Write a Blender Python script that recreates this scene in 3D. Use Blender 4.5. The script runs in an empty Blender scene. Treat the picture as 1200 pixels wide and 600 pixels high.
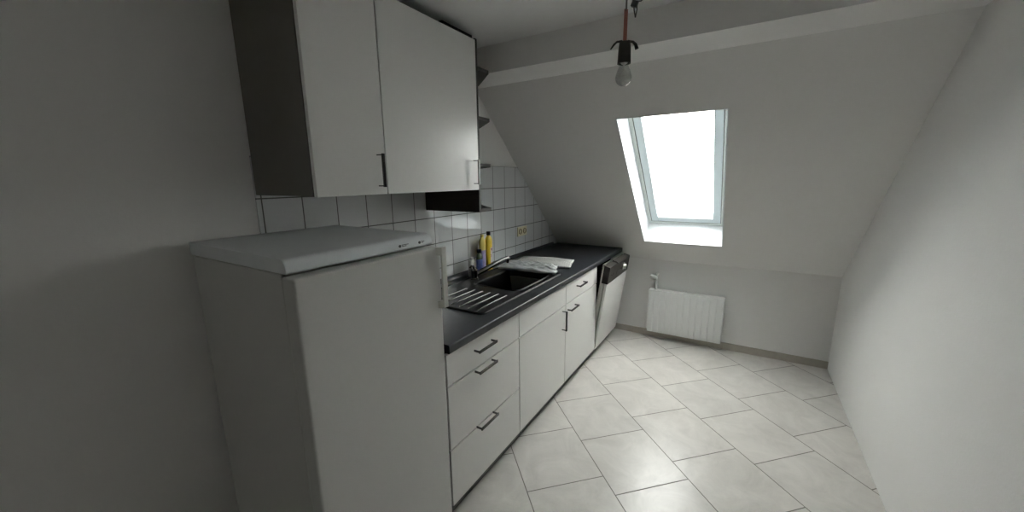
import bpy, bmesh, math, random
from mathutils import Vector, Matrix, noise
random.seed(7)
S = bpy.context.scene
COL = S.collection

# ------------------------------------------------------------------ camera
cam_data = bpy.data.cameras.new('camera')
cam = bpy.data.objects.new('camera', cam_data); COL.objects.link(cam)
cam_data.sensor_width = 36.0
cam_data.sensor_fit = 'HORIZONTAL'
cam_data.lens = 36.0 * 444.71 / 1200.0
cam_data.clip_start = 0.02
yaw, pitch, roll = 0.548678, 0.198310, -0.0114635
Fh = Vector((-math.sin(yaw), math.cos(yaw), 0)); Zv = Vector((0, 0, 1))
F = Fh * math.cos(pitch) - Zv * math.sin(pitch)
U0 = Fh * math.sin(pitch) + Zv * math.cos(pitch)
R0 = F.cross(U0)
Rv = R0 * math.cos(roll) + U0 * math.sin(roll)
Uv = -R0 * math.sin(roll) + U0 * math.cos(roll)
rot = Matrix((Rv, Uv, -F)).transposed()
cam.matrix_world = Matrix.Translation((1.6198, 0.0, 1.4995)) @ rot.to_4x4()
S.camera = cam

# ------------------------------------------------------------------ sky, light, exposure
world = bpy.data.worlds.new('overcast_sky'); S.world = world
world.use_nodes = True
wn = world.node_tree.nodes; wn.clear()
wo = wn.new('ShaderNodeOutputWorld'); wb = wn.new('ShaderNodeBackground')
wb.inputs['Color'].default_value = (1.0, 0.98, 0.96, 1)
wb.inputs['Strength'].default_value = 21.0
world.node_tree.links.new(wb.outputs[0], wo.inputs[0])
S.view_settings.view_transform = 'Standard'
S.view_settings.look = 'None'
S.view_settings.gamma = 1.0
S.view_settings.use_curve_mapping = False
S.view_settings.exposure = 0.0

# ------------------------------------------------------------------ room measures (metres)
XR = 2.30          # right-hand wall
YN = -1.20         # wall behind the camera
YK = 3.665         # knee wall under the roof slope
ZC = 2.245         # ceiling
ZB = 2.10          # underside of the beam
YB = 1.935         # face of the beam
TH = math.atan(0.92258)
YS = 2.202         # where the slope starts behind the beam
def slope_z(y): return 0.8763 - 0.92258 * (y - 3.528)

# ------------------------------------------------------------------ materials
def new_mat(name):
    m = bpy.data.materials.new(name); m.use_nodes = True
    nt = m.node_tree
    return m, nt, nt.nodes['Principled BSDF']
def mat(name, col, rough=0.5, metal=0.0, spec=0.5, noise=0.0, nscale=8.0, bump=0.0, bscale=60.0, coat=0.0):
    m, nt, b = new_mat(name)
    b.inputs['Base Color'].default_value = (*col, 1)
    b.inputs['Roughness'].default_value = rough
    b.inputs['Metallic'].default_value = metal
    b.inputs['Specular IOR Level'].default_value = spec
    b.inputs['Coat Weight'].default_value = coat
    tc = nt.nodes.new('ShaderNodeTexCoord')
    if noise > 0:
        n = nt.nodes.new('ShaderNodeTexNoise'); n.inputs['Scale'].default_value = nscale
        n.inputs['Detail'].default_value = 6
        r = nt.nodes.new('ShaderNodeMix'); r.data_type = 'RGBA'
        r.inputs['A'].default_value = (*[c * (1 - noise) for c in col], 1)
        r.inputs['B'].default_value = (*[min(1, c * (1 + noise)) for c in col], 1)
        nt.links.new(tc.outputs['Object'], n.inputs['Vector'])
        nt.links.new(n.outputs['Fac'], r.inputs['Factor'])
        nt.links.new(r.outputs['Result'], b.inputs['Base Color'])
    if bump > 0:
        n2 = nt.nodes.new('ShaderNodeTexNoise'); n2.inputs['Scale'].default_value = bscale
        n2.inputs['Detail'].default_value = 4
        bp = nt.nodes.new('ShaderNodeBump'); bp.inputs['Strength'].default_value = bump
        bp.inputs['Distance'].default_value = 0.004
        nt.links.new(tc.outputs['Object'], n2.inputs['Vector'])
        nt.links.new(n2.outputs['Fac'], bp.inputs['Height'])
        nt.links.new(bp.outputs['Normal'], b.inputs['Normal'])
    return m

M = {}
M['plaster'] = mat('wall_paint', (0.83, 0.825, 0.81), 0.85, noise=0.02, nscale=2.5, bump=0.12, bscale=90)
M['ceiling'] = mat('ceiling_paint', (0.88, 0.885, 0.88), 0.9, noise=0.02, nscale=2, bump=0.1, bscale=70)
M['reveal'] = mat('window_lining_white', (0.86, 0.88, 0.90), 0.5)
M['front'] = mat('white_laminate', (0.665, 0.66, 0.64), 0.3, noise=0.01, nscale=3)
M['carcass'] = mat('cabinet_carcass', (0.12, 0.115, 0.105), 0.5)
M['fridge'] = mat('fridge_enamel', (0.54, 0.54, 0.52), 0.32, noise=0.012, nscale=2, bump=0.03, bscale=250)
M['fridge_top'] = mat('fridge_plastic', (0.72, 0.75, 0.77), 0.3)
M['fridge_handle'] = mat('fridge_handle_plastic', (0.62, 0.62, 0.58), 0.4)
M['brown'] = mat('dark_brown_laminate', (0.020, 0.017, 0.015), 0.55, spec=0.25, noise=0.3, nscale=30)
M['brownedge'] = mat('brown_shelf_board', (0.050, 0.047, 0.044), 0.6, spec=0.2, noise=0.25, nscale=30)
M['chrome'] = mat('chrome', (0.55, 0.55, 0.55), 0.12, metal=1.0)
M['darkchrome'] = mat('dark_polished_metal', (0.07, 0.07, 0.07), 0.15, metal=1.0)
M['sink'] = mat('black_composite', (0.004, 0.0045, 0.005), 0.30, spec=0.16, noise=0.3, nscale=120, bump=0.06, bscale=300)
M['rib'] = mat('polished_black_composite', (0.008, 0.0085, 0.009), 0.16, spec=1.0)
M['tapmetal'] = mat('dark_tap_metal', (0.16, 0.16, 0.15), 0.14, metal=1.0)
M['black'] = mat('black_plastic', (0.008, 0.008, 0.008), 0.5, spec=0.3)
M['rubber'] = mat('black_rubber', (0.02, 0.02, 0.02), 0.7)
M['panel'] = mat('dishwasher_panel_plastic', (0.022, 0.020, 0.017), 0.5, spec=0.25)
M['steel'] = mat('brushed_steel', (0.5, 0.5, 0.48), 0.35, metal=0.9)
M['lining'] = mat('door_lining', (0.60, 0.60, 0.55), 0.35)
M['ivory'] = mat('ivory_plastic', (0.72, 0.66, 0.47), 0.4)
M['whiteplastic'] = mat('white_plastic', (0.75, 0.75, 0.72), 0.4)
M['brownplastic'] = mat('dark_socket_hole', (0.17, 0.11, 0.05), 0.5)
M['radiator'] = mat('radiator_enamel', (0.80, 0.81, 0.80), 0.35)
M['skirting'] = mat('beige_skirting', (0.40, 0.37, 0.32), 0.5, noise=0.12, nscale=12)
M['yellow'] = mat('yellow_bottle', (0.80, 0.56, 0.03), 0.35)
M['yellowpale'] = mat('pale_yellow_bottle', (0.72, 0.58, 0.14), 0.4)
M['bluelabel'] = mat('blue_label', (0.09, 0.13, 0.36), 0.5, noise=0.6, nscale=40)
M['purplelabel'] = mat('purple_label', (0.30, 0.25, 0.42), 0.5, noise=0.5, nscale=45)
M['greenliquid'] = mat('green_bottle', (0.07, 0.09, 0.05), 0.25, noise=0.4, nscale=20)
M['whitebottle'] = mat('milky_bottle', (0.55, 0.56, 0.50), 0.35)
M['cable'] = mat('red_cord', (0.30, 0.085, 0.06), 0.6)
M['greycord'] = mat('grey_cord', (0.13, 0.12, 0.10), 0.5)
M['frame'] = mat('window_frame_lacquer', (0.62, 0.66, 0.64), 0.4)
M['gasket'] = mat('window_gasket', (0.12, 0.13, 0.11), 0.6)
M['sash'] = mat('window_sash_grey', (0.55, 0.62, 0.64), 0.4)
M['plinth'] = mat('plinth_grey', (0.09, 0.09, 0.085), 0.5)
M['print'] = mat('grey_print', (0.10, 0.10, 0.10), 0.6)
M['filament'] = mat('filament_wire', (0.4, 0.38, 0.35), 0.3, metal=1)

def label_mat():
    m, nt, b = new_mat('bottle_label')
    tc = nt.nodes.new('ShaderNodeTexCoord')
    n = nt.nodes.new('ShaderNodeTexNoise'); n.inputs['Scale'].default_value = 28
    cr = nt.nodes.new('ShaderNodeValToRGB')
    cr.color_ramp.interpolation = 'CONSTANT'
    e = cr.color_ramp.elements
    e[0].position = 0; e[0].color = (0.66, 0.62, 0.60, 1)
    e[1].position = 0.56; e[1].color = (0.40, 0.05, 0.06, 1)
    k = e.new(0.62); k.color = (0.12, 0.14, 0.40, 1)
    k = e.new(0.67); k.color = (0.66, 0.62, 0.60, 1)
    nt.links.new(tc.outputs['Object'], n.inputs['Vector'])
    nt.links.new(n.outputs['Fac'], cr.inputs['Fac'])
    nt.links.new(cr.outputs['Color'], b.inputs['Base Color'])
    b.inputs['Roughness'].default_value = 0.4
    return m
M['label'] = label_mat()

def worktop_mat():
    m, nt, b = new_mat('anthracite_worktop')
    tc = nt.nodes.new('ShaderNodeTexCoord')
    n = nt.nodes.new('ShaderNodeTexNoise'); n.inputs['Scale'].default_value = 14; n.inputs['Detail'].default_value = 10
    n.inputs['Roughness'].default_value = 0.7
    mp = nt.nodes.new('ShaderNodeMapping'); mp.inputs['Scale'].default_value = (3.0, 0.8, 1)
    cr = nt.nodes.new('ShaderNodeValToRGB')
    cr.color_ramp.elements[0].position = 0.3; cr.color_ramp.elements[0].color = (0.009, 0.0105, 0.013, 1)
    cr.color_ramp.elements[1].position = 0.75; cr.color_ramp.elements[1].color = (0.030, 0.034, 0.042, 1)
    nt.links.new(tc.outputs['Object'], mp.inputs['Vector']); nt.links.new(mp.outputs[0], n.inputs['Vector'])
    nt.links.new(n.outputs['Fac'], cr.inputs['Fac']); nt.links.new(cr.outputs['Color'], b.inputs['Base Color'])
    b.inputs['Roughness'].default_value = 0.33
    b.inputs['Specular IOR Level'].default_value = 0.5
    return m
M['worktop'] = worktop_mat()

def brick_mat(name, w, h, mortar, offset, freq, ctile, ctile2, cmort, rough, spec, bias=0.0, cloud=0.0, bumpd=0.0015):
    m, nt, b = new_mat(name)
    uv = nt.nodes.new('ShaderNodeUVMap'); uv.uv_map = 'UVMap'
    br = nt.nodes.new('ShaderNodeTexBrick')
    br.offset = offset; br.offset_frequency = freq; br.squash = 1.0
    br.inputs['Scale'].default_value = 1.0
    br.inputs['Brick Width'].default_value = w
    br.inputs['Row Height'].default_value = h
    br.inputs['Mortar Size'].default_value = mortar
    br.inputs['Mortar Smooth'].default_value = 0.1
    br.inputs['Bias'].default_value = bias
    br.inputs['Color1'].default_value = (*ctile, 1)
    br.inputs['Color2'].default_value = (*ctile2, 1)
    br.inputs['Mortar'].default_value = (*cmort, 1)
    nt.links.new(uv.outputs['UV'], br.inputs['Vector'])
    col = br.outputs['Color']
    if cloud > 0:
        n = nt.nodes.new('ShaderNodeTexNoise'); n.inputs['Scale'].default_value = 5; n.inputs['Detail'].default_value = 9
        n.inputs['Roughness'].default_value = 0.7; n.inputs['Distortion'].default_value = 0.8
        nt.links.new(uv.outputs['UV'], n.inputs['Vector'])
        mr = nt.nodes.new('ShaderNodeMapRange')
        mr.inputs['From Min'].default_value = 0.3; mr.inputs['From Max'].default_value = 0.7
        mr.inputs['To Min'].default_value = 1 - cloud; mr.inputs['To Max'].default_value = 1 + cloud * 0.5
        nt.links.new(n.outputs['Fac'], mr.inputs['Value'])
        mx = nt.nodes.new('ShaderNodeVectorMath'); mx.operation = 'SCALE'
        nt.links.new(col, mx.inputs[0]); nt.links.new(mr.outputs['Result'], mx.inputs['Scale'])
        col = mx.outputs['Vector']
    nt.links.new(col, b.inputs['Base Color'])
    rm = nt.nodes.new('ShaderNodeMapRange')
    rm.inputs['To Min'].default_value = rough; rm.inputs['To Max'].default_value = 0.8
    nt.links.new(br.outputs['Fac'], rm.inputs['Value']); nt.links.new(rm.outputs['Result'], b.inputs['Roughness'])
    b.inputs['Specular IOR Level'].default_value = spec
    bp = nt.nodes.new('ShaderNodeBump'); bp.invert = True
    bp.inputs['Strength'].default_value = 0.8; bp.inputs['Distance'].default_value = bumpd
    nt.links.new(br.outputs['Fac'], bp.inputs['Height']); nt.links.new(bp.outputs['Normal'], b.inputs['Normal'])
    return m
M['walltile'] = brick_mat('white_wall_tile', 0.161, 0.161, 0.0026, 0.0, 2, (0.68, 0.69, 0.70), (0.66, 0.675, 0.685), (0.09, 0.09, 0.088), 0.008, 1.0)
M['floortile'] = brick_mat('stone_floor_tile', 0.404, 0.407, 0.0026, 0.31, 2, (0.64, 0.615, 0.58), (0.60, 0.58, 0.55), (0.20, 0.19, 0.17), 0.30, 0.45, cloud=0.17)

def glass_mat(name, tint=(1, 1, 1), gloss=0.06):
    m = bpy.data.materials.new(name); m.use_nodes = True; nt = m.node_tree; nt.nodes.clear()
    o = nt.nodes.new('ShaderNodeOutputMaterial'); mx = nt.nodes.new('ShaderNodeMixShader')
    t = nt.nodes.new('ShaderNodeBsdfTransparent'); t.inputs[0].default_value = (*tint, 1)
    g = nt.nodes.new('ShaderNodeBsdfGlossy'); g.inputs['Roughness'].default_value = 0.03
    f = nt.nodes.new('ShaderNodeLayerWeight'); f.inputs['Blend'].default_value = 0.18
    p = nt.nodes.new('ShaderNodeMath'); p.operation = 'MULTIPLY_ADD'; p.inputs[1].default_value = 0.8; p.inputs[2].default_value = 0.03
    nt.links.new(f.outputs['Facing'], p.inputs[0]); nt.links.new(p.outputs[0], mx.inputs[0]); nt.links.new(t.outputs[0], mx.inputs[1]); nt.links.new(g.outputs[0], mx.inputs[2])
    nt.links.new(mx.outputs[0], o.inputs[0])
    return m
M['pane'] = glass_mat('window_pane', (0.97, 0.99, 0.98))
M['bulbglass'] = glass_mat('bulb_glass', (0.80, 0.80, 0.80))

def paper_mat(name, base, ink, lines):
    m, nt, b = new_mat(name)
    uv = nt.nodes.new('ShaderNodeUVMap'); uv.uv_map = 'UVMap'
    w = nt.nodes.new('ShaderNodeTexWave'); w.bands_direction = 'Y'; w.inputs['Scale'].default_value = 30
    w.inputs['Distortion'].default_value = 6.0
    n = nt.nodes.new('ShaderNodeTexNoise'); n.inputs['Scale'].default_value = 9; n.inputs['Detail'].default_value = 8
    mu = nt.nodes.new('ShaderNodeMath'); mu.operation = 'MULTIPLY'
    cr = nt.nodes.new('ShaderNodeValToRGB')
    cr.color_ramp.elements[0].position = 0.36 - 0.18 * lines; cr.color_ramp.elements[0].color = (*base, 1)
    cr.color_ramp.elements[1].position = 0.62; cr.color_ramp.elements[1].color = (*ink, 1)
    nt.links.new(uv.outputs['UV'], w.inputs['Vector']); nt.links.new(uv.outputs['UV'], n.inputs['Vector'])
    nt.links.new(w.outputs['Fac'], mu.inputs[0]); nt.links.new(n.outputs['Fac'], mu.inputs[1])
    nt.links.new(mu.outputs[0], cr.inputs['Fac']); nt.links.new(cr.outputs['Color'], b.inputs['Base Color'])
    b.inputs['Roughness'].default_value = 0.7
    return m
M['newsprint'] = paper_mat('newsprint', (0.52, 0.52, 0.50), (0.30, 0.30, 0.30), 0.4)
M['plasticbag'] = mat('thin_crumpled_plastic', (0.56, 0.585, 0.585), 0.30, noise=0.30, nscale=16, bump=0.8, bscale=45)

# ------------------------------------------------------------------ mesh helpers
class MB:
    def __init__(self): self.bm = bmesh.new()
    def box(self, x0, x1, y0, y1, z0, z1, mtx=None):
        vs = [self.bm.verts.new((x, y, z)) for x in (x0, x1) for y in (y0, y1) for z in (z0, z1)]
        for f in ((0, 1, 3, 2), (4, 6, 7, 5), (0, 4, 5, 1), (2, 3, 7, 6), (0, 2, 6, 4), (1, 5, 7, 3)):
            self.bm.faces.new([vs[i] for i in f])
        if mtx is not None: bmesh.ops.transform(self.bm, matrix=mtx, verts=vs)
        return self
    def prism(self, pts, vec):
        v = Vector(vec)
        a = [self.bm.verts.new(p) for p in pts]; b = [self.bm.verts.new(Vector(p) + v) for p in pts]
        n = len(pts)
        self.bm.faces.new(a); self.bm.faces.new(b[::-1])
        for i in range(n): self.bm.faces.new((a[i], b[i], b[(i + 1) % n], a[(i + 1) % n]))
        return self
    def tube(self, path, r, seg=12, flat=1.0):
        path = [Vector(p) for p in path]; rings = []
        rr = r if isinstance(r, (list, tuple)) else [r] * len(path)
        up = None
        for i, p in enumerate(path):
            t = (path[min(i + 1, len(path) - 1)] - path[max(i - 1, 0)]).normalized()
            if up is None: up = Vector((0, 0, 1)) if abs(t.z) < .9 else Vector((1, 0, 0))
            s = t.cross(up).normalized(); u = s.cross(t).normalized(); up = u
            rings.append([self.bm.verts.new(p + s * math.cos(2 * math.pi * k / seg) * rr[i] + u * math.sin(2 * math.pi * k / seg) * rr[i] * flat) for k in range(seg)])
        for a, b in zip(rings, rings[1:]):
            for k in range(seg): self.bm.faces.new((a[k], a[(k + 1) % seg], b[(k + 1) % seg], b[k]))
        self.bm.faces.new(rings[0][::-1]); self.bm.faces.new(rings[-1])
        return self
    def lathe(self, prof, loc=(0, 0, 0), seg=28, sx=1.0, sy=1.0, mtx=None):
        rings = []; new = []
        for r, z in prof:
            if r < 1e-6:
                v = self.bm.verts.new((loc[0], loc[1], loc[2] + z)); rings.append([v]); new.append(v)
            else:
                rg = [self.bm.verts.new((loc[0] + r * sx * math.cos(2 * math.pi * k / seg), loc[1] + r * sy * math.sin(2 * math.pi * k / seg), loc[2] + z)) for k in range(seg)]
                rings.append(rg); new += rg
        for a, b in zip(rings, rings[1:]):
            for k in range(seg):
                k2 = (k + 1) % seg
                if len(a) == 1 and len(b) > 1: self.bm.faces.new((a[0], b[k], b[k2]))
                elif len(b) == 1 and len(a) > 1: self.bm.faces.new((a[k], a[k2], b[0]))
                elif len(a) > 1: self.bm.faces.new((a[k], a[k2], b[k2], b[k]))
        if len(rings[0]) > 1: self.bm.faces.new(rings[0][::-1])
        if len(rings[-1]) > 1: self.bm.faces.new(rings[-1])
        if mtx is not None: bmesh.ops.transform(self.bm, matrix=mtx, verts=new)
        return self
    def build(self, name, m, parent=None, bevel=0.0, smooth=False, seg=2, uvf=None, loc=None):
        bmesh.ops.recalc_face_normals(self.bm, faces=self.bm.faces)
        if uvf:
            L = self.bm.loops.layers.uv.new('UVMap')
            for f in self.bm.faces:
                for l in f.loops: l[L].uv = uvf(l.vert.co)
        if loc is not None:
            bmesh.ops.translate(self.bm, vec=-Vector(loc), verts=self.bm.verts)
        me = bpy.data.meshes.new(name); self.bm.to_mesh(me); self.bm.free()
        me.materials.append(m)
        o = bpy.data.objects.new(name, me); COL.objects.link(o)
        if loc is not None: o.location = loc
        if parent is not None:
            o.parent = parent
            o.matrix_parent_inverse = parent_mw(parent).inverted()
        if bevel > 0:
            b = o.modifiers.new('bevel', 'BEVEL'); b.width = bevel; b.segments = seg; b.limit_method = 'ANGLE'
            b.angle_limit = math.radians(40)
        if smooth:
            for p in me.polygons: p.use_smooth = True
            me.set_sharp_from_angle(angle=math.radians(38))
        elif bevel > 0:
            for p in me.polygons: p.use_smooth = True
            w = o.modifiers.new('wn', 'WEIGHTED_NORMAL')
        return o
def parent_mw(p):
    m = p.matrix_basis.copy()
    if p.parent: m = parent_mw(p.parent) @ p.matrix_parent_inverse @ m
    return m
def thing(name, label, cat, loc, group=None):
    o = bpy.data.objects.new(name, None); COL.objects.link(o); o.location = loc
    o.empty_display_size = 0.1
    o['label'] = label; o['category'] = cat
    if group: o['group'] = group
    return o
def tag(o, label, cat, group=None):
    o['label'] = label; o['category'] = cat
    if group: o['group'] = group
    return o
def struct(o): o['kind'] = 'structure'; return o

# ------------------------------------------------------------------ room shell
RF = MB(); RF.box(-0.12, XR, YN, YK + 0.2, -0.1, 0)
def floor_uv(co):
    a = (co.x + co.y) / math.sqrt(2); b = (co.x - co.y) / math.sqrt(2)
    # rows run along the (1,-1) diagonal; alternate rows are shifted by about a third
    return (b + 0.794 - 0.31 * 0.404 + 0.404 * 20, a - 1.985 + 0.407 * 21)
struct(RF.build('floor', M['floortile'], uvf=floor_uv))

wl = MB()
wl.prism([(-0.12, YN, 0), (-0.12, YK + 0.2, 0), (-0.12, YK + 0.2, slope_z(YK) + 0.1), (-0.12, YS, ZB + 0.2), (-0.12, YS, ZC + 0.1), (-0.12, YN, ZC + 0.1)], (0.12, 0, 0))
wall_left = struct(wl.build('wall_left', M['plaster']))
# tiled splashback: part of the wall, stops against the roof slope
tz0, tz1 = 0.70, 1.599
ts = MB()
ts.prism([(0, 0.75 - 0.0, tz0), (0, 3.6, tz0), (0, YK - 0.02, slope_z(YK - 0.02)), (0, 3.528 - (tz1 - 0.8763) / 0.92258, tz1), (0, 0.75, tz1)], (0.006, 0, 0))
ts.build('tile_splashback', M['walltile'], wall_left, uvf=lambda co: (co.y - 1.413 + 0.161 * 20, co.z - 1.599 + 0.161 * 20))
cl = MB(); cl.box(-0.12, XR, YN, YB + 0.15, ZC, ZC + 0.1)
struct(cl.build('ceiling', M['ceiling']))
bmb = MB(); bmb.prism([(0, YB, ZB), (0, YB, ZC), (0, YB + 0.14, ZC + 0.1), (0, YS + 0.12, ZC + 0.1), (0, YS, ZB)], (XR, 0, 0))
struct(bmb.build('trim_1', M['plaster']))

# sloped wall with its window opening: s runs down the slope, n points outwards
dS = Vector((0, math.cos(TH), -math.sin(TH))); dN = Vector((0, math.sin(TH), math.cos(TH)))
O = Vector((0, YS, slope_z(YS)))
SM = Matrix(((1, 0, 0, 0), (0, dS.y, dN.y, 0), (0, dS.z, dN.z, 0), (0, 0, 0, 1)))
SM = Matrix.Translation(O) @ SM     # (x, s, n) -> world
LS = (YK - YS) / math.cos(TH)
WX0, WX1 = 0.885, 1.50
WS0, WS1 = 0.346, 1.695
TN = 0.20
sw = MB()
sw.box(0, WX0, 0, LS + 0.15, 0, TN, SM)
sw.box(WX1, XR, 0, LS + 0.15, 0, TN, SM)
sw.box(WX0, WX1, 0, WS0, 0, TN, SM)
sw.box(WX0, WX1, WS1, LS + 0.15, 0, TN, SM)
struct(sw.build('wall_sloped', M['plaster']))
kw = MB(); kw.box(0, XR, YK, YK + 0.2, 0, slope_z(YK) + 0.02)
struct(kw.build('wall_knee', M['plaster']))
bb = MB(); bb.box(0.0, XR, YK - 0.012, YK, 0, 0.062)
struct(bb.build('baseboard_knee', M['skirting'], bevel=0.002))

wr_ = MB(); wr_.prism([(XR, YN - 0.12, -0.1), (XR, YK + 0.2, -0.1), (XR, YK + 0.2, slope_z(YK) + 0.1), (XR, YS, ZB + 0.25), (XR, YS, ZC + 0.1), (XR, YN - 0.12, ZC + 0.1)], (0.12, 0, 0))
struct(wr_.build('wall_right', M['plaster']))
wn_ = MB(); wn_.box(-0.12, XR, YN - 0.12, YN, -0.1, ZC + 0.1)
struct(wn_.build('wall_near', M['plaster']))

# roof window
win = bpy.data.objects.new('window_1', None); COL.objects.link(win); win.location = SM @ Vector(((WX0 + WX1) / 2, WS1, 0))
win['kind'] = 'structure'
rv = MB(); e = 0.006
rv.box(WX0 - 0.001, WX0 + e, WS0, WS1, -0.002, TN, SM); rv.box(WX1 - e, WX1 + 0.001, WS0, WS1, -0.002, TN, SM)
rv.box(WX0 + e, WX1 - e, WS0 - 0.001, WS0 + e, -0.002, TN, SM); rv.box(WX0 + e, WX1 - e, WS1 - e, WS1 + 0.001, -0.002, TN, SM)
rv.build('window_reveal', M['reveal'], win)
def ring(mb, x0, x1, s0, s1, w, n0, n1):
    mb.box(x0, x0 + w, s0, s1, n0, n1, SM); mb.box(x1 - w, x1, s0, s1, n0, n1, SM)
    mb.box(x0 + w, x1 - w, s0, s0 + w, n0, n1, SM); mb.box(x0 + w, x1 - w, s1 - w, s1, n0, n1, SM)
fr = MB(); ring(fr, WX0, WX1, WS0, WS1, 0.032, TN, TN + 0.09); fr.build('window_frame', M['frame'], win, bevel=0.002)
ga = MB(); ring(ga, WX0 + 0.032, WX1 - 0.032, WS0 + 0.032, WS1 - 0.032, 0.005, TN + 0.006, TN + 0.08); ga.build('window_gasket', M['gasket'], win)
sa = MB(); ring(sa, WX0 + 0.037, WX1 - 0.037, WS0 + 0.037, WS1 - 0.037, 0.055, TN + 0.002, TN + 0.07)
sash = sa.build('window_sash', M['sash'], win, bevel=0.004)
pn = MB(); pn.box(WX0 + 0.088, WX1 - 0.088, WS0 + 0.088, WS1 - 0.088, TN + 0.045, TN + 0.051, SM); pn.build('window_glass', M['pane'], win)

# ------------------------------------------------------------------ bow handles
def bow(parent, a, b, out=(1, 0, 0), d=0.032, w=0.013):
    """flat bow handle between the two screw points a and b, standing d off the front"""
    a = Vector(a); b = Vector(b); o = Vector(out); t = (b - a).normalized(); s = t.cross(o).normalized()
    mb = MB(); th = 0.0045
    def bar(p0, p1, wdir, nd, ww, tt):
        q = [p0 + wdir * ww / 2 + nd * tt / 2, p0 - wdir * ww / 2 + nd * tt / 2, p0 - wdir * ww / 2 - nd * tt / 2, p0 + wdir * ww / 2 - nd * tt / 2]
        mb.prism([tuple(x) for x in q], tuple(p1 - p0))
    bar(a + o * d - t * th, b + o * d + t * th, s, o, w, th * 1.4)
    bar(a + o * 0.0, a + o * (d - th / 2), s, t, w * 0.75, th)
    bar(b + o * 0.0, b + o * (d - th / 2), s, t, w * 0.75, th)
    h = mb.build('handle', M['darkchrome'], parent, bevel=0.0012)
    h['label'] = 'polished metal bow handle'
    return h

# ------------------------------------------------------------------ base units
XD = 0.653; XC = 0.634; ZF0 = 0.095; ZF1 = 0.812; YD0 = 1.064; YD = 1.646; YM = 2.27; YW = 2.895; YE = 3.50
G = 0.0036
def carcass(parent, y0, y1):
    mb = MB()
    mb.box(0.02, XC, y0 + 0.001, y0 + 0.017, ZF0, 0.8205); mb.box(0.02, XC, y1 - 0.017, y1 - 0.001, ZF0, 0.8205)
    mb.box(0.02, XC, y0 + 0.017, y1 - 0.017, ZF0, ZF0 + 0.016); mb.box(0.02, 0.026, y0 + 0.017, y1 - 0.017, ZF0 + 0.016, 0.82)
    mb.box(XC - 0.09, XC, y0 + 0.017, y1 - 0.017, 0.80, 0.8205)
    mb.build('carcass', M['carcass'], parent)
    p = MB(); p.box(0.585, 0.600, y0 + 0.001, y1 - 0.001, 0.0, ZF0 - 0.001); p.build('plinth', M['plinth'], parent)
def front(parent, name, y0, y1, z0, z1):
    mb = MB(); mb.box(XC + 0.001, XD, y0 + G, y1 - G, z0 + G, z1 - G)
    return mb.build(name, M['front'], parent, bevel=0.0012)
du = thing('drawer_cabinet', 'white base cabinet with three drawers under the worktop beside the fridge', 'cabinet', (0.3, (YD0 + YD) / 2, 0))
carcass(du, YD0, YD)
for z0, z1, hz in ((0.667, ZF1, 0.752), (0.374, 0.667, 0.656), (ZF0, 0.374, 0.374)):
    f = front(du, 'drawer', YD0, YD, z0, z1)
    bow(f, (XD, 1.250, hz if hz < 0.7 and hz > 0.4 else (0.757 if hz > 0.7 else 0.377)), (XD, 1.383, hz if hz < 0.7 and hz > 0.4 else (0.757 if hz > 0.7 else 0.377)))
su = thing('sink_cabinet', 'white base cabinet with one door and a blind panel below the black sink', 'cabinet', (0.3, (YD + YM) / 2, 0))
carcass(su, YD, YM)
front(su, 'panel', YD, YM, 0.667, ZF1)
f = front(su, 'door', YD, YM, ZF0, 0.667)
bow(f, (XD, 2.213, 0.512), (XD, 2.213, 0.640))
nu = thing('base_cabinet', 'white base cabinet with a small drawer over a door beside the dishwasher', 'cabinet', (0.3, (YM + YW) / 2, 0))
carcass(nu, YM, YW)
f = front(nu, 'drawer', YM, YW, 0.667, ZF1); bow(f, (XD, 2.455, 0.757), (XD, 2.585, 0.757))
f = front(nu, 'door', YM, YW, ZF0, 0.667); bow(f, (XD, 2.300, 0.625), (XD, 2.430, 0.625))

# dishwasher with its door ajar
dw = thing('dishwasher', 'built-in dishwasher with black control panel, its white door ajar', 'dishwasher', (0.3, (YW + YE) / 2, 0))
db = MB()
y0, y1 = YW + 0.004, YE - 0.004
db.box(0.03, 0.585, y0, y0 + 0.02, 0.02, 0.812); db.box(0.03, 0.585, y1 - 0.02, y1, 0.02, slope_z(YE) - 0.12)
db.box(0.03, 0.05, y0 + 0.02, y1 - 0.02, 0.02, 0.72); db.box(0.03, 0.585, y0 + 0.02, y1 - 0.02, 0.02, 0.10)
db.box(0.03, 0.585, y0 + 0.02, y1 - 0.02, 0.79, 0.812)
db.build('tub', M['black'], dw)
dp = MB(); dp.box(0.585, 0.600, y0, y1, 0.0, 0.085); dp.build('plinth', M['plinth'], dw)
tilt = math.atan2(0.100, 0.71)
DM = Matrix.Translation((0.655, 0, 0.09)) @ Matrix.Rotation(tilt, 4, 'Y')   # local z runs up the door, x outwards
def dbox(mb, x0, x1, ya, yb, z0, z1): mb.box(x0, x1, ya, yb, z0, z1, DM)
inner = MB(); dbox(inner, -0.062, -0.030, y0 + 0.006, y1 - 0.006, 0.03, 0.700); inn = inner.build('door_lining', M['lining'], dw, bevel=0.006, smooth=False)
dd = MB(); dbox(dd, -0.019, 0.0, y0, y1, 0.0, 0.578); door = dd.build('door', M['front'], dw, bevel=0.0015)
cp = MB()
dbox(cp, -0.048, -0.003, y0 + 0.002, y1 - 0.002, 0.581, 0.722)
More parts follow.
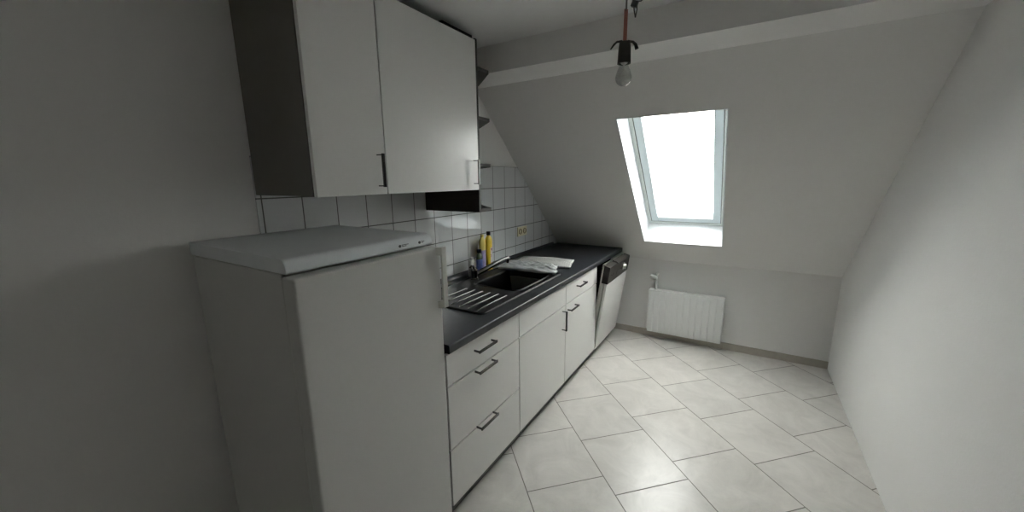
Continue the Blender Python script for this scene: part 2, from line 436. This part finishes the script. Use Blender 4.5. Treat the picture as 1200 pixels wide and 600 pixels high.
# front plate with the grip swelling at the top middle
pts = [(-0.003, 0.581), (0.004, 0.583), (0.004, 0.712), (0.0, 0.724), (-0.05, 0.730), (-0.05, 0.722), (-0.003, 0.716)]
cp.prism([tuple(DM @ Vector((x, y0, z))) for x, z in pts], (0, y1 - y0, 0))
cp.prism([tuple(DM @ Vector((x, y0 + 0.20, z))) for x, z in [(-0.045, 0.728), (0.0, 0.722), (0.008, 0.716), (0.010, 0.722), (-0.004, 0.736), (-0.045, 0.740)]], (0, 0.30, 0))
cpo = cp.build('control_panel', M['panel'], dw, bevel=0.0015)
ds = MB(); dbox(ds, 0.004, 0.0052, y0 + 0.22, y0 + 0.31, 0.622, 0.655); ds.build('display', M['black'], cpo)
kn = MB()
KM = DM @ Matrix.Translation((0.004, y0 + 0.425, 0.655)) @ Matrix.Rotation(math.pi / 2, 4, 'Y')
kn.lathe([(0.0, 0.022), (0.020, 0.022), (0.023, 0.019), (0.025, 0.003), (0.034, 0.002), (0.034, 0.0)][::-1], seg=28, mtx=KM)
kn.build('knob', M['chrome'], cpo, smooth=True)
bt = MB()
bt.bm.free()
for dy in (0.07, 0.115, 0.34, 0.365):
    bt = MB(); dbox(bt, 0.004, 0.008, y0 + dy, y0 + dy + 0.012, 0.645, 0.655); bt.build('push_button', M['panel'], cpo, bevel=0.001)
st = MB(); dbox(st, -0.064, -0.052, y0 + 0.012, y0 + 0.22, 0.701, 0.734); st.build('steel_strip', M['steel'], inn)

# ------------------------------------------------------------------ worktop with sink cut-out
ZT = 0.859; ZU = 0.821; XF = 0.674
SX0, SX1, SY0, SY1 = 0.095, 0.590, 1.405, 2.345     # sink rim
CX0, CX1, CY0, CY1 = 0.110, 0.575, 1.42, 2.33       # cut-out
wt = MB()
def rp(y0, y1, x0, x1): wt.box(x0, x1, y0, y1, ZU, ZT)
xs = XF - 0.012
rp(YD0 + 0.001, CY0, 0.008, xs); rp(CY1, 3.545, 0.008, xs); rp(CY0, CY1, 0.008, CX0); rp(CY0, CY1, CX1, xs)
# post-formed front nose
nose = [(xs, ZU), (XF - 0.003, ZU), (XF, ZU + 0.003)]
for k in range(7):
    a = k / 6 * math.pi / 2
    nose.append((XF - 0.006 + 0.006 * math.cos(a), ZT - 0.006 + 0.006 * math.sin(a)))
nose.append((xs, ZT))
wt.prism([(x, YD0 + 0.001, z) for x, z in nose], (0, 3.545 - YD0 - 0.001, 0))
worktop = wt.build('worktop', M['worktop'], smooth=True)
tag(worktop, 'anthracite laminate worktop running over the base cabinets from fridge to roof slope', 'worktop')
up = MB(); up.prism([(0.007, YD0 + 0.001, ZT), (0.030, YD0 + 0.001, ZT), (0.026, YD0 + 0.001, ZT + 0.012), (0.012, YD0 + 0.001, ZT + 0.026), (0.007, YD0 + 0.001, ZT + 0.026)], (0, 2.36, 0))
up.build('wall_seal', M['worktop'], worktop, bevel=0.001)

# ------------------------------------------------------------------ sink
sk = thing('sink', 'black composite sink with ribbed drainer set into the worktop', 'sink', (0.34, 1.87, ZT))
def rrect(x0, x1, y0, y1, r, seg=6):
    p = []
    for cx, cy, a0 in ((x1 - r, y1 - r, 0), (x0 + r, y1 - r, 90), (x0 + r, y0 + r, 180), (x1 - r, y0 + r, 270)):
        for k in range(seg + 1):
            a = math.radians(a0 + 90 * k / seg); p.append((cx + r * math.cos(a), cy + r * math.sin(a)))
    return p
def ringmesh(mb, loops, cap_last=True):
    prev = None
    for pts in loops:
        cur = [mb.bm.verts.new(p) for p in pts]
        if prev:
            n = len(cur)
            for i in range(n): mb.bm.faces.new((prev[i], prev[(i + 1) % n], cur[(i + 1) % n], cur[i]))
        prev = cur
    if cap_last: mb.bm.faces.new(prev)
    return prev
BX0, BX1, BY0, BY1 = 0.212, 0.530, 1.835, 2.285
rim = MB()
h = ZT
outer = [(x, y) for x, y in rrect(SX0, SX1, SY0, SY1, 0.03)]
# body: outer skirt, raised lip, then the deck plate with bowl opening
lip = lambda o, z, r: [(x, y, z) for x, y in rrect(SX0 + o, SX1 - o, SY0 + o, SY1 - o, r)]
# deck cells: drainer zone, bowl zone, tap ledge
ringmesh(rim, [lip(0.009 - 0.009 * math.cos(math.radians(a)), h + 0.009 * math.sin(math.radians(a)), 0.03) for a in range(0, 151, 15)] + [lip(0.018, h + 0.002, 0.018)], cap_last=False)
dz = h + 0.002
def deck(x0, x1, y0, y1): rim.box(x0, x1, y0, y1, dz - 0.012, dz)
i0, i1, j0, j1 = SX0 + 0.0175, SX1 - 0.0175, SY0 + 0.0175, SY1 - 0.0175
deck(i0, i1, j0, BY0 - 0.02); deck(i0, BX0 - 0.02, BY0 - 0.02, j1); deck(BX1 + 0.02, i1, BY0 - 0.02, j1); deck(BX0 - 0.02, BX1 + 0.02, BY1 + 0.02, j1)
# bowl opening: square frame to rounded opening, then down the walls
sq = []
n = len(rrect(0, 1, 0, 1, 0.1))
rr0 = rrect(BX0, BX1, BY0, BY1, 0.045)
sqr = rrect(BX0 - 0.02, BX1 + 0.02, BY0 - 0.02, BY1 + 0.02, 0.0005)
L3 = lambda pts, z: [(x, y, z) for x, y in pts]
ringmesh(rim, [L3(sqr, dz), *[L3(rrect(BX0 - 0.006 - 0.008 * math.cos(math.radians(a)), BX1 + 0.006 + 0.008 * math.cos(math.radians(a)), BY0 - 0.006 - 0.008 * math.cos(math.radians(a)), BY1 + 0.006 + 0.008 * math.cos(math.radians(a)), 0.05), dz - 0.002 + 0.007 * math.sin(math.radians(a))) for a in range(20, 175, 15)],
               L3(rrect(BX0 + 0.004, BX1 - 0.004, BY0 + 0.004, BY1 - 0.004, 0.045), dz - 0.02),
               L3(rrect(BX0 + 0.014, BX1 - 0.014, BY0 + 0.014, BY1 - 0.014, 0.05), dz - 0.14),
               L3(rrect(BX0 + 0.04, BX1 - 0.04, BY0 + 0.04, BY1 - 0.04, 0.05), dz - 0.165)])
basin = rim.build('basin', M['sink'], sk, smooth=True)
for xk in (0.240, 0.300, 0.356, 0.412, 0.468, 0.524):
    rb = MB(); rb.tube([(xk, 1.450, dz - 0.002), (xk, 1.462, dz + 0.001), (xk, 1.722, dz + 0.001), (xk, 1.735, dz - 0.002)], [0.0025, 0.0038, 0.0038, 0.0025], 20)
    o = rb.build('drainer_rib', M['rib'], sk, smooth=True)
dr = MB(); dr.lathe([(0.0, 0.0005), (0.012, 0.0005), (0.014, 0.003), (0.040, 0.003), (0.044, 0.0)], (0.37, 2.10, dz - 0.1645)); dr.build('drain', M['chrome'], sk, smooth=True)

# tap
tp = thing('kitchen_tap', 'dark chrome mixer tap with slanting spout on the back ledge of the sink', 'tap', (0.148, 1.93, dz))
tx, ty = 0.148, 1.935
tb = MB(); tb.lathe([(0.027, 0.0), (0.027, 0.006), (0.022, 0.010), (0.021, 0.050), (0.023, 0.060), (0.020, 0.070), (0.0, 0.074)], (tx, ty, dz))
tb.build('tap_body', M['tapmetal'], tp, smooth=True)
sp = MB(); sp.tube([(tx, ty + 0.010, dz + 0.030), (tx + 0.02, ty + 0.07, dz + 0.048), (tx + 0.04, ty + 0.16, dz + 0.070), (tx + 0.058, ty + 0.25, dz + 0.090), (tx + 0.066, ty + 0.295, dz + 0.096), (tx + 0.070, ty + 0.312, dz + 0.088)],
                   [0.016, 0.0165, 0.0155, 0.014, 0.0135, 0.012], 18)
spo = sp.build('spout', M['tapmetal'], tp, smooth=True)
ae = MB(); ae.lathe([(0.0, -0.03), (0.010, -0.03), (0.0115, -0.026), (0.0115, 0.0), (0.0, 0.0)], (tx + 0.068, ty + 0.305, dz + 0.088)); ae.build('aerator', M['chrome'], spo, smooth=True)
lv = MB(); lv.tube([(tx, ty, dz + 0.068), (tx - 0.004, ty - 0.01, dz + 0.088), (tx + 0.010, ty - 0.045, dz + 0.100), (tx + 0.030, ty - 0.085, dz + 0.098)], [0.012, 0.010, 0.007, 0.006], 12, 0.7)
lv.build('lever', M['tapmetal'], tp, smooth=True)

# ------------------------------------------------------------------ bottles behind the sink
def bottle(label, x, y, prof, m, capm, caph, capr, top, lab=None, sx=0.62, capcol=None):
    t = thing('bottle', label, 'bottle', (x, y, ZT), 'cleaning bottles behind the sink')
    b = MB(); b.lathe(prof, (x, y, ZT), 28, sx, 1.0); b.build('bottle_body', m, t, smooth=True)
    c = MB(); c.lathe([(capr * 0.96, 0), (capr, 0.003), (capr, caph - 0.002), (capr * 0.9, caph), (0, caph)], (x, y, ZT + top), 20); c.build('cap', capm, t, smooth=True)
    if lab:
        z0, z1, r = lab[:3]
        l = MB(); l.lathe([(r, z0), (r, z1)], (x, y, ZT), 28, sx * (1 + 0.0), 1.0)
        a0, a1 = lab[4] if len(lab) > 4 else (-180, 181)
        for f_ in list(l.bm.faces):
            c_ = f_.calc_center_median(); an = math.degrees(math.atan2(c_.y - y, c_.x - x))
            if len(f_.verts) > 4 or not (a0 <= an <= a1): l.bm.faces.remove(f_)
        l.build('sticker', lab[3], t, smooth=True)
    return t
bottle('tall yellow cleaner bottle with black cap and pale label, nearest to the socket', 0.072, 2.212,
       [(0.028, 0), (0.032, 0.004), (0.033, 0.02), (0.033, 0.205), (0.031, 0.225), (0.022, 0.243), (0.014, 0.250), (0.013, 0.258), (0, 0.258)], M['yellow'], M['black'], 0.026, 0.0145, 0.254, (0.03, 0.165, 0.0336, M['label'], (-22, 120)))
bottle('tall yellow bottle with yellow cap, behind and left of the black-capped yellow one', 0.060, 2.150,
       [(0.027, 0), (0.030, 0.004), (0.030, 0.200), (0.028, 0.222), (0.017, 0.240), (0.012, 0.248), (0, 0.248)], M['yellowpale'], M['yellowpale'], 0.018, 0.0125, 0.246, (0.03, 0.155, 0.0306, M['purplelabel']))
bottle('green dish soap bottle with blue label and black cap, shorter than the yellow ones', 0.098, 2.060,
       [(0.024, 0), (0.028, 0.004), (0.028, 0.12), (0.024, 0.14), (0.013, 0.152), (0.012, 0.158), (0, 0.158)], M['greenliquid'], M['black'], 0.024, 0.0150, 0.154, (0.02, 0.11, 0.0286, M['bluelabel']))
bottle('small milky bottle with white cap, leftmost behind the tap', 0.076, 2.000,
       [(0.026, 0), (0.029, 0.004), (0.029, 0.085), (0.024, 0.105), (0.014, 0.114), (0, 0.116)], M['whitebottle'], M['whiteplastic'], 0.018, 0.013, 0.112)

# ------------------------------------------------------------------ folded newspaper and plastic sheet
def soft_sheet(name, poly, z, t, m, nx=60, ny=44, amp=0.006, seed=1, crinkle=14.0, label='', cat=''):
    """a soft folded pack over the quad poly (4 corners), crumpled, with rounded edges"""
    rnd = random.Random(seed)
    P = [Vector((*p, 0)) for p in poly]
    ph = [rnd.uniform(0, 6.28) for _ in range(12)]
    def fz(u, v): return sum(math.sin((k + 1) * 2.1 * u * (1 + .3 * k) + ph[k]) * math.sin((k + 1) * 1.7 * v + ph[k + 6]) / (1 + k) for k in range(6)) * amp
    bm = bmesh.new(); L = bm.loops.layers.uv.new('UVMap'); grid = {}
    for side in (0, 1):
        for i in range(nx + 1):
            for j in range(ny + 1):
                u, v = i / nx, j / ny
                edge = (1 - abs(2 * u - 1) ** 8) * (1 - abs(2 * v - 1) ** 8)
                if side == 1 and (i in (0, nx) or j in (0, ny)):
                    grid[1, i, j] = grid[0, i, j]; continue
                p = (P[0] * (1 - u) + P[1] * u) * (1 - v) + (P[3] * (1 - u) + P[2] * u) * v
                wob = Vector((math.sin(7 * u + ph[0]) * 0.004, math.sin(9 * u + ph[1]) * 0.005, 0)) + Vector((noise.noise(Vector((u * 6, v * 6, seed))), noise.noise(Vector((u * 6, v * 6, seed + 9))), 0)) * amp * 1.6
                q = p * crinkle
                cr_ = sum((1 - abs(noise.noise(Vector((q.x * f_, q.y * f_, seed * 3.1 + f_)))) * 2.2) / f_ ** 0.8 for f_ in (1, 2.1, 4.3))
                top = t * (0.55 + 0.45 * edge) + fz(u * 3, v * 3) * edge + (cr_ - 1.2) * amp * 1.1 * edge
                zz = z + (t * 0.5 if (i in (0, nx) or j in (0, ny)) else (top if side == 0 else 0.0))
                grid[side, i, j] = (p + wob + Vector((0, 0, zz)), u, v)
    vm = {}
    def V_(k):
        key = k if k[0] == 0 or not (k[1] in (0, nx) or k[2] in (0, ny)) else (0, k[1], k[2])
        if key not in vm: vm[key] = bm.verts.new(grid[key][0])
        return vm[key]
    for side in (0, 1):
        for i in range(nx):
            for j in range(ny):
                ks = [(side, i, j), (side, i + 1, j), (side, i + 1, j + 1), (side, i, j + 1)]
                if side: ks = ks[::-1]
                f = bm.faces.new([V_(k) for k in ks])
                for l, k in zip(f.loops, ks): l[L].uv = (k[1] / nx * 0.4, k[2] / ny * 0.3)
                f.smooth = True
    me = bpy.data.meshes.new(name); bm.to_mesh(me); bm.free(); me.materials.append(m)
    o = bpy.data.objects.new(name, me); COL.objects.link(o)
    tag(o, label, cat)
    return o
soft_sheet('folded_newspaper', [(0.14, 2.47), (0.08, 2.70), (0.51, 2.76), (0.585, 2.50)], ZT + 0.001, 0.028, M['newsprint'], seed=3, amp=0.0025, crinkle=9.0,
           label='folded printed newspaper lying on the worktop behind the crumpled plastic sheet', cat='newspaper')
soft_sheet('plastic_sheet', [(0.13, 2.225), (0.10, 2.44), (0.50, 2.455), (0.585, 2.26)], dz + 0.009, 0.030, M['plasticbag'], seed=8, amp=0.009, crinkle=16.0,
           label='crumpled pale plastic sheet folded over the back edge of the sink bowl', cat='plastic sheet')

# ------------------------------------------------------------------ wall socket
so = thing('wall_socket', 'ivory double wall socket on the white tiles above the worktop', 'socket', (0.006, 2.804, 1.067))
a = MB(); a.box(0.006, 0.014, 2.726, 2.882, 1.028, 1.107); a.build('cover_plate', M['ivory'], so, bevel=0.003)
for yy in (2.767, 2.841):
    m_ = Matrix.Translation((0.014, yy, 1.0675)) @ Matrix.Rotation(math.pi / 2, 4, 'Y')
    c_ = MB(); c_.lathe([(0.024, 0.0), (0.024, 0.003), (0.020, 0.003), (0.019, -0.004), (0.0, -0.004)], seg=28, mtx=m_)
    io = c_.build('socket_insert', M['brownplastic'], so, smooth=False)

# ------------------------------------------------------------------ fridge
FX = 0.655; FY0 = 0.508; FY1 = 1.058
fg = thing('fridge', 'white fridge standing left of the drawers, its top at chest height', 'fridge', (0.32, 0.8, 0))
bd = MB(); bd.box(0.04, 0.593, FY0 + 0.003, FY1 - 0.003, 0.02, 1.262); bd.build('body', M['fridge'], fg, bevel=0.006)
for fx, fy in ((0.10, FY0 + 0.06), (0.10, FY1 - 0.06), (0.52, FY0 + 0.06), (0.52, FY1 - 0.06)):
    ft = MB(); ft.lathe([(0.02, 0), (0.02, 0.022)], (fx, fy, 0), 12); ft.build('foot', M['black'], fg)
dg = MB(); dg.box(0.598, FX, FY0, FY1, 0.04, 1.256); fd = dg.build('door', M['fridge'], fg, bevel=0.007, seg=3)
gk = MB(); gk.box(0.592, 0.599, FY0 + 0.012, FY1 - 0.012, 0.05, 1.250); gk.build('door_gasket', M['rubber'], fg)
# lid: rounded front edge, slightly overhanging
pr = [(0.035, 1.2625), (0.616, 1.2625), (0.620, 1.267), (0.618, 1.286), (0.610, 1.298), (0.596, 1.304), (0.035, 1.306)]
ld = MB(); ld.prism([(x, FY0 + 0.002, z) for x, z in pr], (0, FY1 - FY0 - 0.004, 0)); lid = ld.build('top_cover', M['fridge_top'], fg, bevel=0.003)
for y0_, w1, w2 in ((0.898, 0.030, 0.020), (0.991, 0.015, 0.010)):
    mk = MB(); mk.lathe([(0.005, 0), (0.005, 0.0022), (0, 0.0022)], seg=16, mtx=Matrix.Translation((0.6185, y0_, 1.279)) @ Matrix.Rotation(math.pi / 2, 4, 'Y'))
    mk.box(0.6185, 0.6205, y0_ + 0.009, y0_ + 0.009 + w1, 1.281, 1.283); mk.box(0.6185, 0.6207, y0_ + 0.009, y0_ + 0.009 + w2, 1.2765, 1.2785)
    mk.build('printed_mark', M['print'], lid)
# handle: flat vertical strip standing off the door's free edge
hd = MB()
foot_ = [(0.652, 1.032), (0.666, 1.040), (0.675, 1.046), (0.676, 1.070), (0.664, 1.070), (0.661, 1.050), (0.652, 1.042)]
for zz in (1.256, 1.050): hd.prism([(x, y, zz) for x, y in foot_], (0, 0, -0.030))
hd.prism([(0.668, 1.044, 1.256), (0.675, 1.046, 1.256), (0.676, 1.070, 1.256), (0.665, 1.070, 1.256)], (0, 0, -0.236))
hh = hd.build('handle', M['fridge_handle'], fd, bevel=0.0015); hh['label'] = 'vertical white plastic grip'

# ------------------------------------------------------------------ wall cabinets
def wall_cab(label, y0, y1, hy):
    t = thing('wall_cabinet', label, 'cabinet', (0.2, (y0 + y1) / 2, 1.449))
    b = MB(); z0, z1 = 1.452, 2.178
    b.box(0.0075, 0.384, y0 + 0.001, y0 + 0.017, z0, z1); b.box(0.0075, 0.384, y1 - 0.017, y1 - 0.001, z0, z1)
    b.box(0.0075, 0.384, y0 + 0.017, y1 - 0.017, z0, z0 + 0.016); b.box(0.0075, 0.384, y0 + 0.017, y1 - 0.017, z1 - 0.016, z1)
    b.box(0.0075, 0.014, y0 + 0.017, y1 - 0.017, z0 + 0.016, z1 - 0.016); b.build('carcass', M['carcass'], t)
    tp_ = MB(); tp_.box(0.0075, 0.384, y0 + 0.001, y1 - 0.001, 2.1785, 2.188 if y1 < 1.2 else 2.188)
    if y1 > 1.2: tp_.box(0.20, 0.3845, 1.442, y1 - 0.001, 2.188, 2.204)
    tp_.build('top_board', M['brown'], t)
    d = MB(); d.box(0.3855, 0.403, y0 + 0.003, y1 - 0.002, 1.449, 2.181); dd_ = d.build('door', M['front'], t, bevel=0.0012)
    bow(dd_, (0.403, hy, 1.482), (0.403, hy, 1.598))
    return t
wc2 = wall_cab('wide white wall cabinet with one plain door, beside the dark end shelf', 1.051, 1.664, 1.622)
wc1 = wall_cab('narrow white wall cabinet above the fridge, left of the wide wall cabinet', 0.751, 1.051, 1.012)

# dark end shelf
es = thing('end_shelf', 'dark brown open end shelf on the right side of the wide wall cabinet', 'shelf', (0.2, 1.68, 1.328))
sp_ = MB(); sp_.box(0.0075, 0.400, 1.6655, 1.682, 1.328, 2.19); sp_.build('side_panel', M['brown'], es, bevel=0.001)
for zt in (2.066, 1.825, 1.586, 1.346):
    b = MB(); b.prism([(0.0075, 1.6825, zt), (0.398, 1.6825, zt), (0.398, 1.782, zt), (0.20, 1.965, zt), (0.0075, 1.965, zt)], (0, 0, -0.018))
    b.build('shelf_board', M['brownedge'], es, bevel=0.001)

# ------------------------------------------------------------------ radiator
rd = thing('radiator', 'white panel radiator on the knee wall below the roof window', 'radiator', (1.25, 3.60, 0.07))
RX0, RX1, RZ0, RZ1 = 0.932, 1.55, 0.075, 0.480
r_ = MB()
# ribbed front panel
prof = []
nrib = 12; wv = (RX1 - RX0) / nrib
for k in range(nrib):
    x = RX0 + k * wv
    prof += [(x, 3.572), (x + wv * .80, 3.572), (x + wv * .84, 3.575), (x + wv * .96, 3.575)]
prof += [(RX1, 3.572), (RX1, 3.584), (RX0, 3.584)]
r_.prism([(x, y, RZ0) for x, y in prof], (0, 0, RZ1 - RZ0)); r_.build('front_panel', M['radiator'], rd)
r2 = MB(); r2.box(RX0, RX1, 3.630, 3.642, RZ0, RZ1); r2.build('rear_panel', M['radiator'], rd, bevel=0.003)
r3 = MB()
for k in range(14): 
    x = RX0 + 0.03 + k * (RX1 - RX0 - 0.06) / 13
    r3.box(x, x + 0.003, 3.584, 3.630, RZ0 + 0.02, RZ1 - 0.015)
r3.box(RX0, RX0 + 0.004, 3.584, 3.630, RZ0, RZ1); r3.box(RX1 - 0.004, RX1, 3.584, 3.630, RZ0, RZ1)
r3.box(RX0, RX1, 3.580, 3.634, RZ1 - 0.003, RZ1 + 0.001)
r3.build('convector_fins', M['radiator'], rd)
for bx in (1.05, 1.42):
    br = MB(); br.box(bx, bx + 0.03, 3.642, 3.664, 0.12, 0.43); br.build('wall_bracket', M['radiator'], rd)
pp = MB(); pp.tube([(0.985, 3.607, 0.47), (0.985, 3.607, 0.60), (0.985, 3.612, 0.62), (0.985, 3.664, 0.622)], 0.011, 12); pipe = pp.build('pipe', M['radiator'], rd, smooth=True)
vv = MB(); vv.tube([(0.985, 3.605, 0.59), (0.962, 3.600, 0.60), (0.930, 3.594, 0.61)], [0.017, 0.023, 0.021], 14); vo = vv.build('thermostat_valve', M['steel'], rd, smooth=True); vo['label'] = 'grey metal valve above the radiator'

# ------------------------------------------------------------------ hanging bulb
LX, LY = 1.183, 1.537
bl = thing('pendant_bulb', 'bare light bulb in a black socket hanging on a red cord', 'lamp', (LX, LY, ZC))
c1 = MB(); c1.tube([(LX, LY, 2.10), (LX, LY, ZC)], 0.0032, 10); c1.build('cord', M['greycord'], bl, smooth=True)
c2 = MB(); c2.tube([(LX + 0.003, LY, 1.985), (LX + 0.003, LY, 2.105)], 0.0033, 10); c2.tube([(LX - 0.004, LY, 1.985), (LX - 0.004, LY, 2.108)], 0.0033, 10); c2.build('cord_sleeve', M['cable'], bl, smooth=True)
s1 = MB(); s1.lathe([(0.0, 0.079), (0.010, 0.078), (0.020, 0.074), (0.0225, 0.05), (0.0245, 0.0), (0.020, 0.0), (0.019, 0.02), (0, 0.02)], (LX, LY, 1.922)); s1.build('bulb_socket', M['black'], bl, smooth=True)
for sgn in (-1, 1):
    w = MB()
    dx, dy = math.cos(yaw) * sgn, math.sin(yaw) * sgn
    L = 0.052 if sgn < 0 else 0.046
    pth = [(LX + dx * 0.010, LY + dy * 0.010, 2.000), (LX + dx * 0.030, LY + dy * 0.030, 1.997), (LX + dx * 0.040, LY + dy * 0.040, 1.988), (LX + dx * L, LY + dy * L, 1.972)]
    w.tube(pth, [0.004, 0.004, 0.004, 0.0025] if sgn < 0 else [0.004, 0.0045, 0.006, 0.007], 10)
    w.build('clamp_arm', M['black'], bl, smooth=True)
g = MB(); pr = []
for k in range(15):
    a = math.pi * k / 14 * 0.80
    pr.append((0.030 * math.sin(a), -0.030 * math.cos(a)))
pr = pr[:12] + [(0.0225, 0.026), (0.0165, 0.040), (0.0135, 0.054)]
g.lathe([(0 if r < 1e-5 else r, z) for r, z in pr], (LX, LY, 1.873), 28)
for f_ in [f_ for f_ in g.bm.faces if len(f_.verts) > 4]: g.bm.faces.remove(f_)
go = g.build('bulb_glass', M['bulbglass'], bl, smooth=True)
bc = MB(); bc.lathe([(0, 0.03), (0.013, 0.03), (0.013, 0.0), (0.010, -0.004), (0.004, -0.005), (0.003, -0.03), (0, -0.03)], (LX, LY, 1.925)); bc.build('bulb_stem', M['whiteplastic'], bl, smooth=True)
fl = MB(); fl.tube([(LX - 0.003, LY, 1.900), (LX - 0.014, LY, 1.882), (LX - 0.007, LY + 0.004, 1.878), (LX, LY, 1.882), (LX + 0.007, LY - 0.004, 1.878), (LX + 0.014, LY, 1.882), (LX + 0.003, LY, 1.900)], 0.0006, 6); fl.build('filament', M['filament'], bl)

# loose ceiling wires with a terminal block
wr = thing('ceiling_wires', 'loose black ceiling wires with a small terminal block beside the bulb cord', 'wires', (1.235, 1.60, ZC))
wx, wy = 1.196, 1.585
t1 = MB()
t1.box(-0.011, 0.011, -0.008, 0.008, -0.012, 0.010, Matrix.Translation((wx + 0.004, wy, 2.138)) @ Matrix.Rotation(0.4, 4, 'Y')); t1.build('terminal_block', M['black'], wr, bevel=0.002)
for pth in ([(wx, wy, 2.135), (wx + 0.003, wy, 2.115), (wx + 0.008, wy, 2.093)],
            [(wx + 0.012, wy, 2.135), (wx + 0.013, wy, 2.115), (wx + 0.008, wy, 2.090)],
            [(wx - 0.002, wy, 2.14), (wx - 0.006, wy + 0.006, 2.165), (wx + 0.004, wy + 0.012, 2.19), (wx + 0.018, wy + 0.015, ZC)],
            [(wx + 0.010, wy, 2.145), (wx + 0.026, wy, 2.142), (wx + 0.045, wy + 0.006, 2.158), (wx + 0.050, wy + 0.01, 2.19), (wx + 0.035, wy + 0.015, ZC)]):
    w = MB(); w.tube(pth, 0.0024, 8); w.build('wire', M['black'], wr, smooth=True)
